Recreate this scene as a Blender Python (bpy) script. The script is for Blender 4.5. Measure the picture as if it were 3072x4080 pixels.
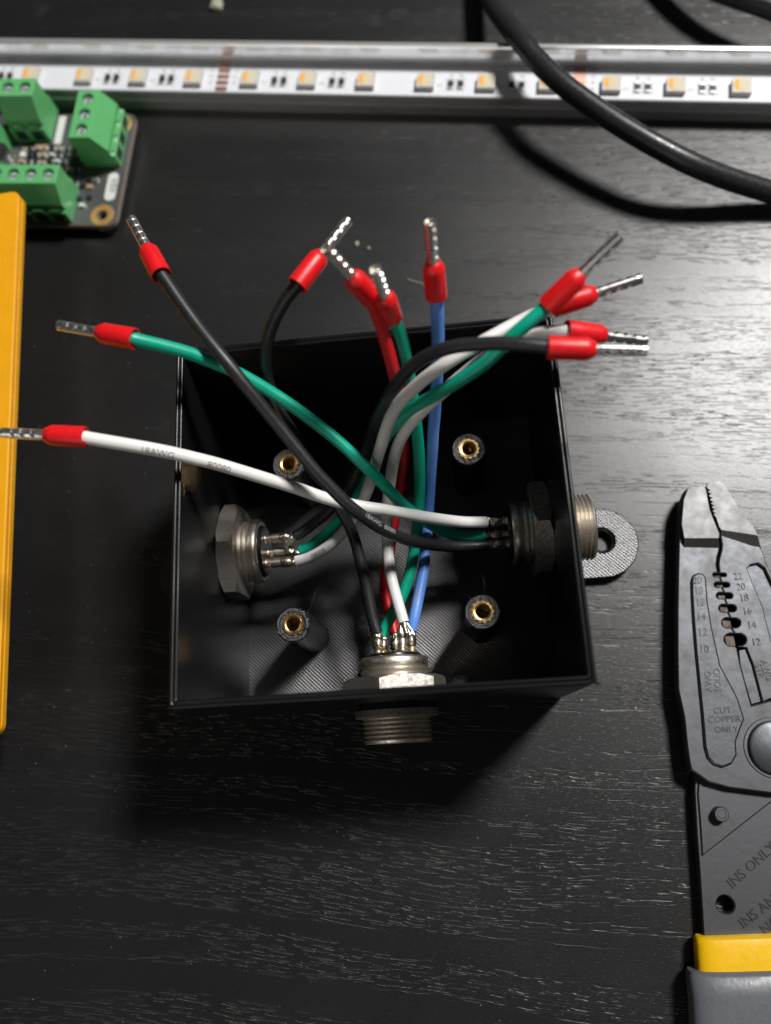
import bpy, bmesh, math, random
from mathutils import Vector, Matrix, noise as mnoise
from mathutils.geometry import tessellate_polygon

# ------------------------------------------------------------------ scene, camera, light
for o in list(bpy.data.objects): bpy.data.objects.remove(o)
sc = bpy.context.scene
C = sc.collection
S = 0.001                                    # everything below is written in millimetres
R = math.radians
random.seed(7)

cam_d = bpy.data.cameras.new('camera'); cam = bpy.data.objects.new('camera', cam_d); C.objects.link(cam)
cam_d.sensor_fit = 'VERTICAL'; cam_d.sensor_height = 24.0; cam_d.sensor_width = 24.0*3072/4080
cam_d.lens = 24.0*3187.05/4080
cam_d.clip_start = 0.005; cam_d.clip_end = 20
cam.matrix_world = Matrix(((0.9936725, 0.0774013, 0.0813876, 14.637*S), (-0.0522222, 0.9599312, -0.2753270, -41.616*S),
                           (-0.0994372, 0.2693347, 0.9578993, 187.630*S), (0, 0, 0, 1)))
cam_d.dof.use_dof = True; cam_d.dof.focus_distance = 0.163; cam_d.dof.aperture_fstop = cam_d.lens/3.1
sc.camera = cam

w = bpy.data.worlds.new('World'); sc.world = w; w.use_nodes = True
w.node_tree.nodes['Background'].inputs[0].default_value = (1.0, 0.96, 0.93, 1)
w.node_tree.nodes['Background'].inputs[1].default_value = 0.030

ld = bpy.data.lights.new('desk_lamp', 'AREA'); ld.shape = 'DISK'; ld.size = 0.23; ld.energy = 21; ld.color = (1.0, 0.98, 0.96)
lamp = bpy.data.objects.new('desk_lamp', ld); C.objects.link(lamp)
ldir = Vector((0.545, 0.49, 1)).normalized()
lamp.location = ldir*1.25; lamp.rotation_euler = ldir.to_track_quat('Z', 'Y').to_euler()

fd = bpy.data.lights.new('fill_light', 'AREA'); fd.shape = 'SQUARE'; fd.size = 0.9; fd.energy = 3.6; fd.color = (1.0, 0.94, 0.88)  # added soft fill standing in for room light, no actual fixture
fill_ob = bpy.data.objects.new('fill_light', fd); C.objects.link(fill_ob)
fdir = Vector((-0.45, -1.0, 0.55)).normalized()
fill_ob.location = fdir*1.6; fill_ob.rotation_euler = fdir.to_track_quat('Z', 'Y').to_euler()

sc.view_settings.view_transform = 'Standard'; sc.view_settings.look = 'None'; sc.view_settings.gamma = 1
sc.view_settings.exposure = 0.0; sc.view_settings.use_curve_mapping = False
sc.cycles.max_bounces = 6; sc.cycles.use_denoising = True

# ------------------------------------------------------------------ helpers
def tag(o, label=None, cat=None, group=None, kind=None):
    if label: o['label'] = label
    if cat: o['category'] = cat
    if group: o['group'] = group
    if kind: o['kind'] = kind
    elif cat: o['kind'] = 'thing'
    return o
def empty(name, loc=(0, 0, 0), rz=0, label=None, cat=None, group=None):
    o = bpy.data.objects.new(name, None); o.empty_display_size = 0.005; C.objects.link(o)
    o.location = Vector(loc)*S; o.rotation_euler = (0, 0, rz)
    return tag(o, label, cat, group)
def mk(name, V, F, m, parent=None, smooth=True, base=(0, 0, 0), angle=35):
    """one mesh object; V in mm, relative to base"""
    me = bpy.data.meshes.new(name)
    b = Vector(base)
    me.from_pydata([tuple((Vector(v)-b)*S) for v in V], [], F); me.validate()
    bm = bmesh.new(); bm.from_mesh(me); bmesh.ops.recalc_face_normals(bm, faces=bm.faces)
    for f in bm.faces: f.smooth = smooth
    if smooth:
        ca = R(angle)
        for e in bm.edges:
            if len(e.link_faces) == 2 and e.calc_face_angle(0) > ca: e.smooth = False
    bm.to_mesh(me); bm.free()
    me.materials.append(m)
    o = bpy.data.objects.new(name, me); C.objects.link(o)
    if parent is not None: o.parent = parent
    return o
def inst(src, name, parent, loc, rz=0):
    o = src.copy(); o.name = name; C.objects.link(o); o.parent = parent; o.location = Vector(loc)*S; o.rotation_euler = (0, 0, rz)
    return o
class MB:
    def __init__(s): s.V = []; s.F = []
    def add(s, V, F):
        n = len(s.V); s.V += [tuple(v) for v in V]; s.F += [tuple(i+n for i in f) for f in F]; return s
    def box(s, a, b, bev=0.0):
        return s.prism([(a[0], a[1]), (b[0], a[1]), (b[0], b[1]), (a[0], b[1])], a[2], b[2], bev)
    def prism(s, poly, z0, z1, bev=0.0, holes=(), hbev=None):
        loops = [list(poly)]+[list(h) for h in holes]
        for i, l in enumerate(loops):
            a = sum(l[k][0]*l[(k+1) % len(l)][1]-l[(k+1) % len(l)][0]*l[k][1] for k in range(len(l)))
            if (a > 0) != (i == 0): l.reverse()
        rings = []; top = []
        for i, l in enumerate(loops):
            n = len(l); b = bev if i == 0 or hbev is None else hbev
            ins = []
            for k in range(n):
                p, q, r = Vector(l[k-1]), Vector(l[k]), Vector(l[(k+1) % n])
                d1 = (q-p); d2 = (r-q)
                d1 = d1.normalized() if d1.length > 1e-9 else Vector((1, 0)); d2 = d2.normalized() if d2.length > 1e-9 else d1
                n1 = Vector((-d1.y, d1.x)); n2 = Vector((-d2.y, d2.x)); m = (n1+n2)
                m = m.normalized() if m.length > 1e-6 else n1
                c = max(0.5, m.dot(n1))
                ins.append(q+m*(b/c))
            o = len(s.V)
            if b > 0:
                s.V += [(x, y, z0) for x, y in l]+[(x, y, z1-b) for x, y in l]+[(v.x, v.y, z1) for v in ins]; nr = 3
            else:
                s.V += [(x, y, z0) for x, y in l]+[(x, y, z1) for x, y in l]; nr = 2
            for rr in range(nr-1):
                for k in range(n):
                    k2 = (k+1) % n
                    s.F.append((o+rr*n+k, o+rr*n+k2, o+(rr+1)*n+k2, o+(rr+1)*n+k))
            top.append((o, n, nr))
        # caps
        for which in (0, 1):
            pl = []; idx = []
            for (o, n, nr) in top:
                st = o if which == 0 else o+(nr-1)*n
                pl.append([Vector((s.V[st+k][0], s.V[st+k][1], 0)) for k in range(n)]); idx += [st+k for k in range(n)]
            if len(pl) == 1 and which == 0:
                s.F.append(tuple(reversed(idx)))
            else:
                for t in tessellate_polygon(pl): s.F.append(tuple(idx[i] for i in t))
        return s
    def lathe(s, prof, n=32, frame=None, cap0=True, cap1=True):
        """prof: (a, r); frame = (origin, axis, side, up)"""
        o, ax, sd, up = frame or (Vector((0, 0, 0)), Vector((0, 0, 1)), Vector((1, 0, 0)), Vector((0, 1, 0)))
        st = len(s.V)
        for a, r in prof:
            for k in range(n):
                t = 2*math.pi*k/n; rr = r(t) if callable(r) else r; aa = a(t) if callable(a) else a
                s.V.append(tuple(Vector(o)+ax*aa+sd*(rr*math.cos(t))+up*(rr*math.sin(t))))
        for i in range(len(prof)-1):
            for k in range(n):
                k2 = (k+1) % n; s.F.append((st+i*n+k, st+i*n+k2, st+(i+1)*n+k2, st+(i+1)*n+k))
        if cap0: s.F.append(tuple(st+k for k in reversed(range(n))))
        if cap1: s.F.append(tuple(st+(len(prof)-1)*n+k for k in range(n)))
        return s
    def tube(s, P, r, n=14, cap=True, prof=None):
        P = [Vector(p) for p in P]; st = len(s.V); fr = frames(P)
        for i, (p, (t, u, v)) in enumerate(zip(P, fr)):
            for k in range(n):
                a = 2*math.pi*k/n; rr = prof(i, a) if prof else r
                s.V.append(tuple(p+u*(rr*math.cos(a))+v*(rr*math.sin(a))))
        for i in range(len(P)-1):
            for k in range(n):
                k2 = (k+1) % n; s.F.append((st+i*n+k, st+i*n+k2, st+(i+1)*n+k2, st+(i+1)*n+k))
        if cap:
            s.F.append(tuple(st+k for k in reversed(range(n)))); s.F.append(tuple(st+(len(P)-1)*n+k for k in range(n)))
        return s
    def blob(s, c, rx, ry, rz, seed=0, n=10, m=7, amp=0.15):
        rnd = random.Random(seed); st = len(s.V); c = Vector(c)
        s.V.append(tuple(c+Vector((0, 0, rz))))
        for i in range(1, m):
            ph = math.pi*i/m
            for k in range(n):
                t = 2*math.pi*k/n; q = 1+rnd.uniform(-amp, amp)
                s.V.append(tuple(c+Vector((rx*math.sin(ph)*math.cos(t)*q, ry*math.sin(ph)*math.sin(t)*q, rz*math.cos(ph)*q))))
        s.V.append(tuple(c-Vector((0, 0, rz))))
        for k in range(n): s.F.append((st, st+1+k, st+1+(k+1) % n))
        for i in range(m-2):
            for k in range(n):
                a = st+1+i*n; s.F.append((a+k, a+n+k, a+n+(k+1) % n, a+(k+1) % n))
        e = len(s.V)-1; a = st+1+(m-2)*n
        for k in range(n): s.F.append((a+k, e, a+(k+1) % n))
        return s
    def obj(s, name, m, parent=None, smooth=True, base=(0, 0, 0), angle=35): return mk(name, s.V, s.F, m, parent, smooth, base, angle)
def frames(P):
    T = []
    for i in range(len(P)):
        a = P[max(0, i-1)]; b = P[min(len(P)-1, i+1)]; T.append((b-a).normalized())
    u = T[0].orthogonal().normalized(); out = []
    for i, t in enumerate(T):
        u = (u-t*u.dot(t)).normalized(); out.append((t, u, t.cross(u)))
    return out
def spline(P, n=16):
    P = [Vector(p) for p in P]; t = [0.0]
    for a, b in zip(P, P[1:]): t.append(t[-1]+max(1e-6, (b-a).length)**.5)
    m = []
    for i in range(len(P)):
        if i == 0: m.append((P[1]-P[0])/(t[1]-t[0]))
        elif i == len(P)-1: m.append((P[i]-P[i-1])/(t[i]-t[i-1]))
        else:
            a = (P[i]-P[i-1])/(t[i]-t[i-1]); b = (P[i+1]-P[i])/(t[i+1]-t[i]); q = (t[i+1]-t[i])/(t[i+1]-t[i-1]); m.append(a*q+b*(1-q))
    Q = []
    for i in range(len(P)-1):
        h = t[i+1]-t[i]
        for j in range(n):
            s = j/n
            Q.append((2*s**3-3*s*s+1)*P[i]+(s**3-2*s*s+s)*h*m[i]+(-2*s**3+3*s*s)*P[i+1]+(s**3-s*s)*h*m[i+1])
    Q.append(P[-1]); return Q
def rrect(x0, y0, x1, y1, r, n=6):
    out = []
    for cx, cy, a in ((x1-r, y0+r, -90), (x1-r, y1-r, 0), (x0+r, y1-r, 90), (x0+r, y0+r, 180)):
        for k in range(n+1):
            t = R(a+90*k/n); out.append((cx+r*math.cos(t), cy+r*math.sin(t)))
    return out
def circ(x, y, r, n=24): return [(x+r*math.cos(2*math.pi*k/n), y+r*math.sin(2*math.pi*k/n)) for k in range(n)]
def text_geo(s, size, extrude=0.0):
    """verts (mm) and faces of a line of lettering centred on the origin"""
    cu = bpy.data.curves.new('t', 'FONT'); cu.body = s; cu.size = size; cu.align_x = 'CENTER'; cu.align_y = 'CENTER'; cu.extrude = extrude; cu.resolution_u = 3
    o = bpy.data.objects.new('t', cu); C.objects.link(o)
    dg = bpy.context.evaluated_depsgraph_get(); me = o.evaluated_get(dg).to_mesh()
    V = [tuple(v.co) for v in me.vertices]; F = [tuple(p.vertices) for p in me.polygons]
    o.evaluated_get(dg).to_mesh_clear(); bpy.data.objects.remove(o); bpy.data.curves.remove(cu)
    return V, F
def lettering(s, x, y, z, size, rot, m, parent, base=(0, 0, 0), extrude=0.08, sx=1.0):
    V, F = text_geo(s, size, extrude); c, q = math.cos(rot), math.sin(rot)
    return mk('lettering', [(x+c*v[0]*sx-q*v[1], y+q*v[0]*sx+c*v[1], z+v[2]) for v in V], F, m, parent, False, base)

# ------------------------------------------------------------------ materials
class NT:
    def __init__(s, name):
        s.m = bpy.data.materials.new(name); s.m.use_nodes = True; s.t = s.m.node_tree; s.b = s.t.nodes['Principled BSDF']
    def n(s, ty, **k):
        x = s.t.nodes.new(ty)
        for a, v in k.items(): setattr(x, a, v)
        return x
    def l(s, a, b): s.t.links.new(a, b)
    def val(s, sock, v):
        if hasattr(v, 'is_output'): s.l(v, sock)
        else: sock.default_value = v
    def coord(s, scale=(1, 1, 1), rot=(0, 0, 0), kind='Object', vec=None):
        """object coordinates in mm, scaled"""
        mp = s.n('ShaderNodeMapping'); mp.vector_type = 'POINT'
        if vec is None:
            tc = s.n('ShaderNodeTexCoord'); vm = s.n('ShaderNodeVectorMath', operation='SCALE'); s.l(tc.outputs[kind], vm.inputs[0]); vm.inputs['Scale'].default_value = 1000.0
            vec = vm.outputs[0]
        s.l(vec, mp.inputs[0]); mp.inputs['Scale'].default_value = scale; mp.inputs['Rotation'].default_value = rot
        return mp.outputs[0]
    def noise(s, vec, scale=1.0, detail=2.0, rough=0.5, dist=0.0):
        x = s.n('ShaderNodeTexNoise'); s.l(vec, x.inputs['Vector']); x.inputs['Scale'].default_value = scale; x.inputs['Detail'].default_value = detail
        x.inputs['Roughness'].default_value = rough; x.inputs['Distortion'].default_value = dist
        return x.outputs[0]
    def ramp(s, f, a, b, lo=0.0, hi=1.0):
        x = s.n('ShaderNodeMapRange'); x.clamp = True; s.l(f, x.inputs[0])
        for i, v in enumerate((a, b, lo, hi)): x.inputs[1+i].default_value = v
        return x.outputs[0]
    def math(s, op, a, b=None):
        x = s.n('ShaderNodeMath', operation=op); s.val(x.inputs[0], a)
        if b is not None: s.val(x.inputs[1], b)
        return x.outputs[0]
    def mix(s, f, a, b):
        x = s.n('ShaderNodeMix', data_type='RGBA'); s.val(x.inputs[0], f); s.val(x.inputs[6], a); s.val(x.inputs[7], b); return x.outputs[2]
    def bump(s, h, dist, strength=1.0, normal=None):
        x = s.n('ShaderNodeBump'); s.l(h, x.inputs['Height']); x.inputs['Distance'].default_value = dist*S; x.inputs['Strength'].default_value = strength
        if normal is not None: s.l(normal, x.inputs['Normal'])
        return x.outputs[0]
    def set(s, **k):
        for a, v in k.items():
            s.val(s.b.inputs[{'col': 'Base Color', 'rough': 'Roughness', 'metal': 'Metallic', 'spec': 'Specular IOR Level', 'nrm': 'Normal', 'ior': 'IOR', 'trans': 'Transmission Weight', 'sss': 'Subsurface Weight', 'coat': 'Coat Weight', 'aniso': 'Anisotropic'}[a]], v)
        return s
def rgb(r, g, b): return (r, g, b, 1.0)
def plain(name, col, rough=0.4, metal=0.0, spec=0.5, var=0.12, bump=0.01, nsc=3.0, rvar=0.08, trans=0.0):
    t = NT(name); c = t.coord(); n1 = t.noise(c, nsc, 3); n2 = t.noise(c, nsc*0.23, 2)
    d = tuple(x*(1-var) for x in col[:3])+(1,); h = tuple(min(1, x*(1+var)) for x in col[:3])+(1,)
    t.set(col=t.mix(n2, d, h), rough=t.ramp(n1, 0.3, 0.7, max(0.03, rough-rvar), rough+rvar), metal=metal, spec=spec, nrm=t.bump(n1, bump), trans=trans)
    return t.m

def mat_table():
    t = NT('black_stained_wood')
    base = t.coord((1, 1, 1), (0, 0, R(7.0)))
    wv = t.noise(t.coord((0.006, 0.014, 1), vec=base), 1.0, 2)
    sep = t.n('ShaderNodeSeparateXYZ'); t.l(base, sep.inputs[0])
    y2 = t.math('ADD', sep.outputs[1], t.math('MULTIPLY', t.math('SUBTRACT', wv, 0.5), 20.0))
    cmb = t.n('ShaderNodeCombineXYZ'); t.l(sep.outputs[0], cmb.inputs[0]); t.l(y2, cmb.inputs[1]); v = cmb.outputs[0]
    bands = t.ramp(t.noise(t.coord((0.007, 0.15, 1), vec=v), 1.0, 2.5, 0.6), 0.45, 0.60)
    pores = t.ramp(t.noise(t.coord((0.17, 2.3, 1), vec=v), 1.0, 0.8, 0.5), 0.56, 0.62)
    pores2 = t.ramp(t.noise(t.coord((0.8, 4.6, 1), vec=v), 1.0, 1.0), 0.60, 0.72)
    fine = t.noise(t.coord((2.4, 5.0, 1), vec=v), 1.0, 2.0)
    patch = t.noise(t.coord((0.02, 0.03, 1), vec=base), 1.0, 3)
    pm = t.math('MULTIPLY', pores, bands)
    pm = t.math('MAXIMUM', pm, t.math('MULTIPLY', pores2, 0.12))
    h = t.math('ADD', t.math('MULTIPLY', pm, -1.0), t.math('MULTIPLY', fine, 0.22))
    # dust and scuffs
    vo = t.n('ShaderNodeTexVoronoi'); t.l(t.coord((0.55, 0.55, 1), vec=base), vo.inputs['Vector']); vo.inputs['Scale'].default_value = 1.0
    dn = t.noise(t.coord((0.3, 0.3, 1), vec=base), 1.0, 0)
    dust = t.math('MULTIPLY', t.ramp(vo.outputs['Distance'], 0.05, 0.09, 1, 0), t.ramp(dn, 0.54, 0.64))
    scuff = t.math('MULTIPLY', t.ramp(t.noise(t.coord((0.035, 0.05, 1), vec=base), 1.0, 4, 0.6), 0.66, 0.80), t.ramp(fine, 0.45, 0.6))
    col = t.mix(pm, rgb(0.0085, 0.0083, 0.0085), rgb(0.0105, 0.0102, 0.0102))
    col = t.mix(t.math('MULTIPLY', scuff, 0.22), col, rgb(0.20, 0.19, 0.18)); col = t.mix(t.math('MULTIPLY', dust, 0.55), col, rgb(0.30, 0.28, 0.26))
    rough = t.math('ADD', t.ramp(patch, 0.3, 0.7, 0.33, 0.40), t.math('MULTIPLY', pm, 0.05))
    t.set(col=col, rough=rough, spec=0.65, nrm=t.bump(h, 0.075))
    return t.m
def mat_print(name, lines=False, walls=False):
    """black printed plastic: raster lines on flat layers, stacked layers on upright walls"""
    t = NT(name); c = t.coord()
    nf = t.noise(c, 4.0, 2)
    if lines:
        wv = t.n('ShaderNodeTexWave'); wv.wave_type = 'BANDS'; wv.bands_direction = 'X'; wv.wave_profile = 'SIN'
        t.l(t.coord((1, 1, 1), (0, 0, R(-45))), wv.inputs['Vector']); wv.inputs['Scale'].default_value = 0.50; wv.inputs['Distortion'].default_value = 0.5; wv.inputs['Detail'].default_value = 1; wv.inputs['Detail Scale'].default_value = 0.25
        h = t.math('ADD', wv.outputs[1], t.math('MULTIPLY', nf, 0.25)); dist = 0.085
        rough = 0.29
    elif walls:
        ly = t.noise(t.coord((0.015, 0.015, 2.6)), 1.0, 3, 0.65); h = t.math('ADD', ly, t.math('MULTIPLY', nf, 0.06)); dist = 0.06; rough = 0.27
    else:
        h = t.noise(c, 2.6, 3, 0.65); dist = 0.30; rough = 0.24
    sc_ = t.ramp(t.noise(t.coord((0.4, 0.4, 0.12)), 1.0, 4, 0.7), 0.70, 0.78)
    t.set(col=t.mix(t.math('MULTIPLY', sc_, 0.22), rgb(0.0065, 0.0065, 0.007), rgb(0.10, 0.10, 0.10)), rough=rough, spec=0.36 if walls else 1.0, nrm=t.bump(h, dist))
    return t.m
def mat_metal(name, col, dark, rough, nsc=1.6, bump=0.02, grain=(1, 1, 1), thr=(0.45, 0.65), rvar=0.12):
    t = NT(name); c = t.coord(grain); n1 = t.noise(c, nsc, 5, 0.65); n2 = t.noise(t.coord(), nsc*4, 2)
    t.set(col=t.mix(t.ramp(n1, *thr), col, dark), rough=t.ramp(n1, 0.3, 0.7, rough-rvar, rough+rvar), metal=1.0, nrm=t.bump(n2, bump)); return t.m
def mat_wire(name, col, rough=0.32, sss=0.0):
    t = NT(name); c = t.coord(); n1 = t.noise(c, 1.3, 4, 0.6); n2 = t.noise(c, 9, 2)
    sp = t.ramp(t.noise(c, 3.1, 1), 0.72, 0.78)
    d = tuple(x*0.90 for x in col[:3])+(1,)
    t.set(col=t.mix(t.math('MULTIPLY', sp, 0.22), t.mix(n1, d, col), rgb(0.5, 0.5, 0.5)), rough=t.ramp(n1, 0.3, 0.7, rough-0.05, rough+0.1), spec=0.5, nrm=t.bump(n2, 0.012)); return t.m

M = {}
M['table'] = mat_table()
M['print_floor'] = mat_print('black_print_raster', lines=True)
M['print_wall'] = mat_print('black_print_layers', walls=True)
M['print'] = mat_print('black_print')
M['nickel'] = mat_metal('nickel_plated_brass', rgb(0.78, 0.72, 0.63), rgb(0.54, 0.47, 0.39), 0.42, 1.2, 0.012)
M['nickel_rough'] = mat_metal('nickel_plated_hex', rgb(0.48, 0.45, 0.41), rgb(0.28, 0.255, 0.23), 0.52, 1.3, 0.05, rvar=0.10)
M['brass'] = mat_metal('brass', rgb(0.72, 0.48, 0.20), rgb(0.50, 0.31, 0.11), 0.28)
M['solder'] = mat_metal('solder', rgb(0.74, 0.69, 0.56), rgb(0.52, 0.44, 0.30), 0.33, 2.0, 0.03)
M['strand'] = mat_metal('tinned_strand', rgb(0.72, 0.67, 0.57), rgb(0.48, 0.42, 0.33), 0.36, 2.0, 0.02)
M['tin'] = mat_metal('tinned_ferrule', rgb(0.92, 0.91, 0.89), rgb(0.72, 0.70, 0.68), 0.31, 1.0, 0.01)
M['insert'] = plain('black_insulator', rgb(0.010, 0.010, 0.011), 0.32)
M['flux'] = plain('amber_flux', rgb(0.30, 0.14, 0.03), 0.25)
M['red_collar'] = mat_wire('red_ferrule_plastic', rgb(0.74, 0.008, 0.012), 0.36)
M['black'] = mat_wire('black_silicone', rgb(0.016, 0.016, 0.018), 0.42)
M['white'] = mat_wire('white_silicone', rgb(0.80, 0.79, 0.77), 0.42)
M['green'] = mat_wire('green_silicone', rgb(0.000, 0.37, 0.235), 0.34)
M['red'] = mat_wire('red_silicone', rgb(0.66, 0.008, 0.014), 0.40)
M['blue'] = mat_wire('blue_silicone', rgb(0.12, 0.29, 0.76), 0.42)
M['brown'] = mat_wire('brown_pvc', rgb(0.10, 0.045, 0.02), 0.4)
M['ink_grey'] = plain('grey_ink', rgb(0.22, 0.20, 0.19), 0.6)
M['ink_white'] = plain('white_ink', rgb(0.32, 0.32, 0.32), 0.6)
M['ink_black'] = plain('black_ink', rgb(0.03, 0.03, 0.03), 0.6)
M['cable'] = plain('black_cable_jacket', rgb(0.018, 0.018, 0.019), 0.36, bump=0.02, nsc=1.2, rvar=0.1)
M['alu'] = mat_metal('extruded_aluminium', rgb(0.88, 0.89, 0.90), rgb(0.70, 0.71, 0.72), 0.22, 0.5, 0.006, (0.05, 2, 2))
M['alu'].node_tree.nodes['Principled BSDF'].inputs['Metallic'].default_value = 0.72
M['tape'] = plain('white_led_tape', rgb(0.67, 0.68, 0.72), 0.5, var=0.03)
M['led_body'] = plain('led_white_package', rgb(0.52, 0.50, 0.46), 0.45, var=0.05)
M['led_win'] = plain('led_clear_lens', rgb(0.62, 0.56, 0.40), 0.22, var=0.08)
M['led_orange'] = plain('led_orange_phosphor', rgb(0.86, 0.40, 0.07), 0.25, var=0.08)
M['copper'] = mat_metal('copper_pad', rgb(0.62, 0.34, 0.24), rgb(0.50, 0.25, 0.17), 0.45)
M['resistor'] = plain('resistor_black', rgb(0.02, 0.022, 0.02), 0.4)
M['pcb'] = plain('black_solder_mask', rgb(0.070, 0.073, 0.073), 0.34, bump=0.03, nsc=1.5)
M['fr4'] = plain('board_core', rgb(0.26, 0.22, 0.18), 0.5)
M['pcb_edge'] = plain('white_silkscreen', rgb(0.60, 0.61, 0.58), 0.55)
M['terminal'] = plain('green_terminal_plastic', rgb(0.105, 0.40, 0.14), 0.46, var=0.08)
M['hole_shade'] = plain('painted_hole_shade', rgb(0.010, 0.020, 0.014), 0.5)  # dark colour painted in for the shade inside slots and openings
M['gold'] = plain('gold_plating', rgb(0.60, 0.35, 0.12), 0.35, metal=0.55)
M['ceramic'] = plain('tan_ceramic', rgb(0.34, 0.24, 0.14), 0.4)
M['silver'] = mat_metal('silver_can', rgb(0.80, 0.80, 0.80), rgb(0.65, 0.65, 0.66), 0.22)
M['yellow'] = plain('yellow_plastic', rgb(0.76, 0.34, 0.001), 0.50, var=0.09, bump=0.05, nsc=0.7, rvar=0.12)
M['case'] = plain('black_case', rgb(0.012, 0.012, 0.012), 0.5)
M['plier'] = mat_metal('oxidised_steel', rgb(0.132, 0.137, 0.147), rgb(0.092, 0.092, 0.094), 0.50, 0.22, 0.015, thr=(0.35, 0.75), rvar=0.07)
M['plier_rec'] = mat_metal('oxidised_steel_recess', rgb(0.128, 0.135, 0.147), rgb(0.092, 0.095, 0.10), 0.50, 0.3, 0.02, thr=(0.35, 0.75), rvar=0.07)
M['plier_bright'] = mat_metal('worn_steel', rgb(0.140, 0.140, 0.140), rgb(0.112, 0.111, 0.109), 0.50, 0.25, 0.015, thr=(0.3, 0.8), rvar=0.06)
M['screw'] = plain('zinc_screw', rgb(0.55, 0.60, 0.60), 0.3, metal=0.4)
M['blade'] = mat_metal('worn_blade', rgb(0.085, 0.070, 0.058), rgb(0.045, 0.040, 0.036), 0.5, 0.8, 0.02)
M['emboss'] = mat_metal('embossed_lettering', rgb(0.085, 0.086, 0.09), rgb(0.055, 0.055, 0.055), 0.5, 0.8)  # darker than the plate: shade at the raised strokes put into the colour
M['grip_yellow'] = plain('yellow_vinyl', rgb(0.78, 0.45, 0.002), 0.38, var=0.06, bump=0.04, nsc=0.8)
M['grip_grey'] = plain('grey_vinyl', rgb(0.105, 0.112, 0.125), 0.42, var=0.08, bump=0.04, nsc=1.2)
M['crumb'] = plain('clear_chip', rgb(0.55, 0.56, 0.42), 0.15, trans=0.4)
M['lint'] = plain('lint', rgb(0.5, 0.48, 0.46), 0.7)

# ------------------------------------------------------------------ measured outlines (mm)
WIRES={
 'A_black_ul':('black',[(22.13,-2.32,19.00),(18.55,-2.37,19.50),(12.67,-2.75,23.00),(4.64,-2.88,33.00),(-2.45,0.01,42.00),(-9.21,6.52,48.00),(-15.69,15.10,53.50),(-22.48,24.09,60.00),(-28.74,32.93,62.00),(-34.69,42.54,64.00)],(-41.19,55.81,62.50)),
 'B_green_l':('green',[(21.72,-0.14,19.00),(18.25,0.03,19.00),(12.89,0.72,22.00),(6.11,4.29,28.00),(-0.57,9.71,39.00),(-8.62,17.10,44.50),(-19.45,24.12,52.00),(-28.81,27.53,59.00),(-38.73,28.52,66.00)],(-54.21,33.55,65.00)),
 'C_white_l':('white',[(21.85,2.05,22.00),(17.91,1.83,24.00),(12.18,1.95,27.50),(3.17,2.54,34.00),(-6.86,3.98,38.50),(-17.79,6.94,45.00),(-32.68,10.20,54.50),(-49.81,13.35,60.00)],(-65.82,15.31,61.00)),
 'D_black_top':('black',[(-2.54,-19.94,22.00),(-3.30,-16.78,22.50),(-4.24,-9.66,24.00),(-5.97,-0.28,27.00),(-7.96,4.57,30.00),(-11.13,11.10,34.00),(-14.12,15.91,40.00),(-17.22,21.60,44.50),(-18.40,26.58,50.00),(-16.55,30.57,57.00),(-12.18,34.27,63.00),(-8.51,36.20,66.00)],(1.59,49.09,66.00)),
 'E_red':('red',[(0.62,-19.60,16.00),(-0.03,-16.00,15.50),(-0.97,-9.93,16.00),(0.43,-3.35,18.50),(3.09,7.78,21.00),(5.43,14.41,29.00),(6.39,20.05,40.50),(6.15,23.64,54.00),(4.95,28.28,63.00),(3.87,30.88,68.00)],(-1.98,31.75,83.00)),
 'F_green_up':('green',[(-1.84,-19.95,18.50),(-0.47,-17.45,19.00),(3.34,-11.53,20.50),(6.20,-2.92,21.50),(8.11,7.53,24.00),(9.00,14.72,33.00),(9.04,20.83,45.00),(8.63,25.26,54.00),(7.85,28.16,61.00),(6.96,29.30,64.00)],(5.64,29.01,80.00)),
 'G_blue':('blue',[(4.48,-19.57,20.00),(5.36,-16.54,20.20),(7.80,-6.55,19.00),(9.84,6.33,20.50),(12.06,17.11,34.00),(14.14,24.76,50.00),(14.89,29.41,59.00),(14.98,32.14,65.00)],(14.73,36.23,79.00)),
 'H_green_ur':('green',[(-19.19,-0.20,18.00),(-16.64,0.61,18.20),(-11.27,3.95,20.00),(-6.12,8.62,22.50),(-1.70,13.30,28.00),(2.93,16.91,38.00),(7.86,18.17,47.00),(14.27,17.97,55.00),(21.76,19.57,61.00),(27.32,22.33,65.50),(33.62,26.25,68.00)],(43.97,32.05,76.00)),
 'I_white_ur':('white',[(-19.66,-3.00,20.00),(-17.04,-2.54,20.30),(-12.03,-0.75,22.50),(-6.15,3.51,26.00),(-2.31,8.46,30.50),(1.26,13.24,39.00),(5.42,17.14,50.00),(10.25,19.26,56.00),(16.30,21.00,61.00),(22.90,23.78,62.00),(29.53,26.89,62.00),(35.52,28.52,63.00)],(50.12,31.62,64.00)),
 'J_white_r':('white',[(3.17,-18.31,23.50),(2.41,-14.90,23.50),(1.08,-8.37,23.00),(0.80,0.95,24.00),(2.33,9.56,29.00),(5.74,15.78,39.00),(10.93,18.47,46.50),(16.92,20.67,52.50),(22.90,22.78,57.50),(28.67,24.67,59.50),(32.68,25.14,60.00),(37.59,24.98,60.00)],(52.16,24.21,55.00)),
 'K_black_r':('black',[(-19.85,2.40,20.50),(-17.35,3.77,20.50),(-11.77,6.98,22.50),(-6.40,10.92,27.00),(-1.83,15.82,34.00),(1.62,18.57,44.00),(6.07,19.04,56.00),(10.72,20.81,62.00),(16.41,20.90,66.00),(23.20,19.99,68.00),(28.27,18.77,69.00),(32.95,17.63,69.00)],(47.75,15.60,69.00)),
}
PL_BLADE=[(72.06,-9.19),(73.46,-9.29),(74.21,-24.92),(74.23,-25.73),(72.08,-25.59)]
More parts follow.
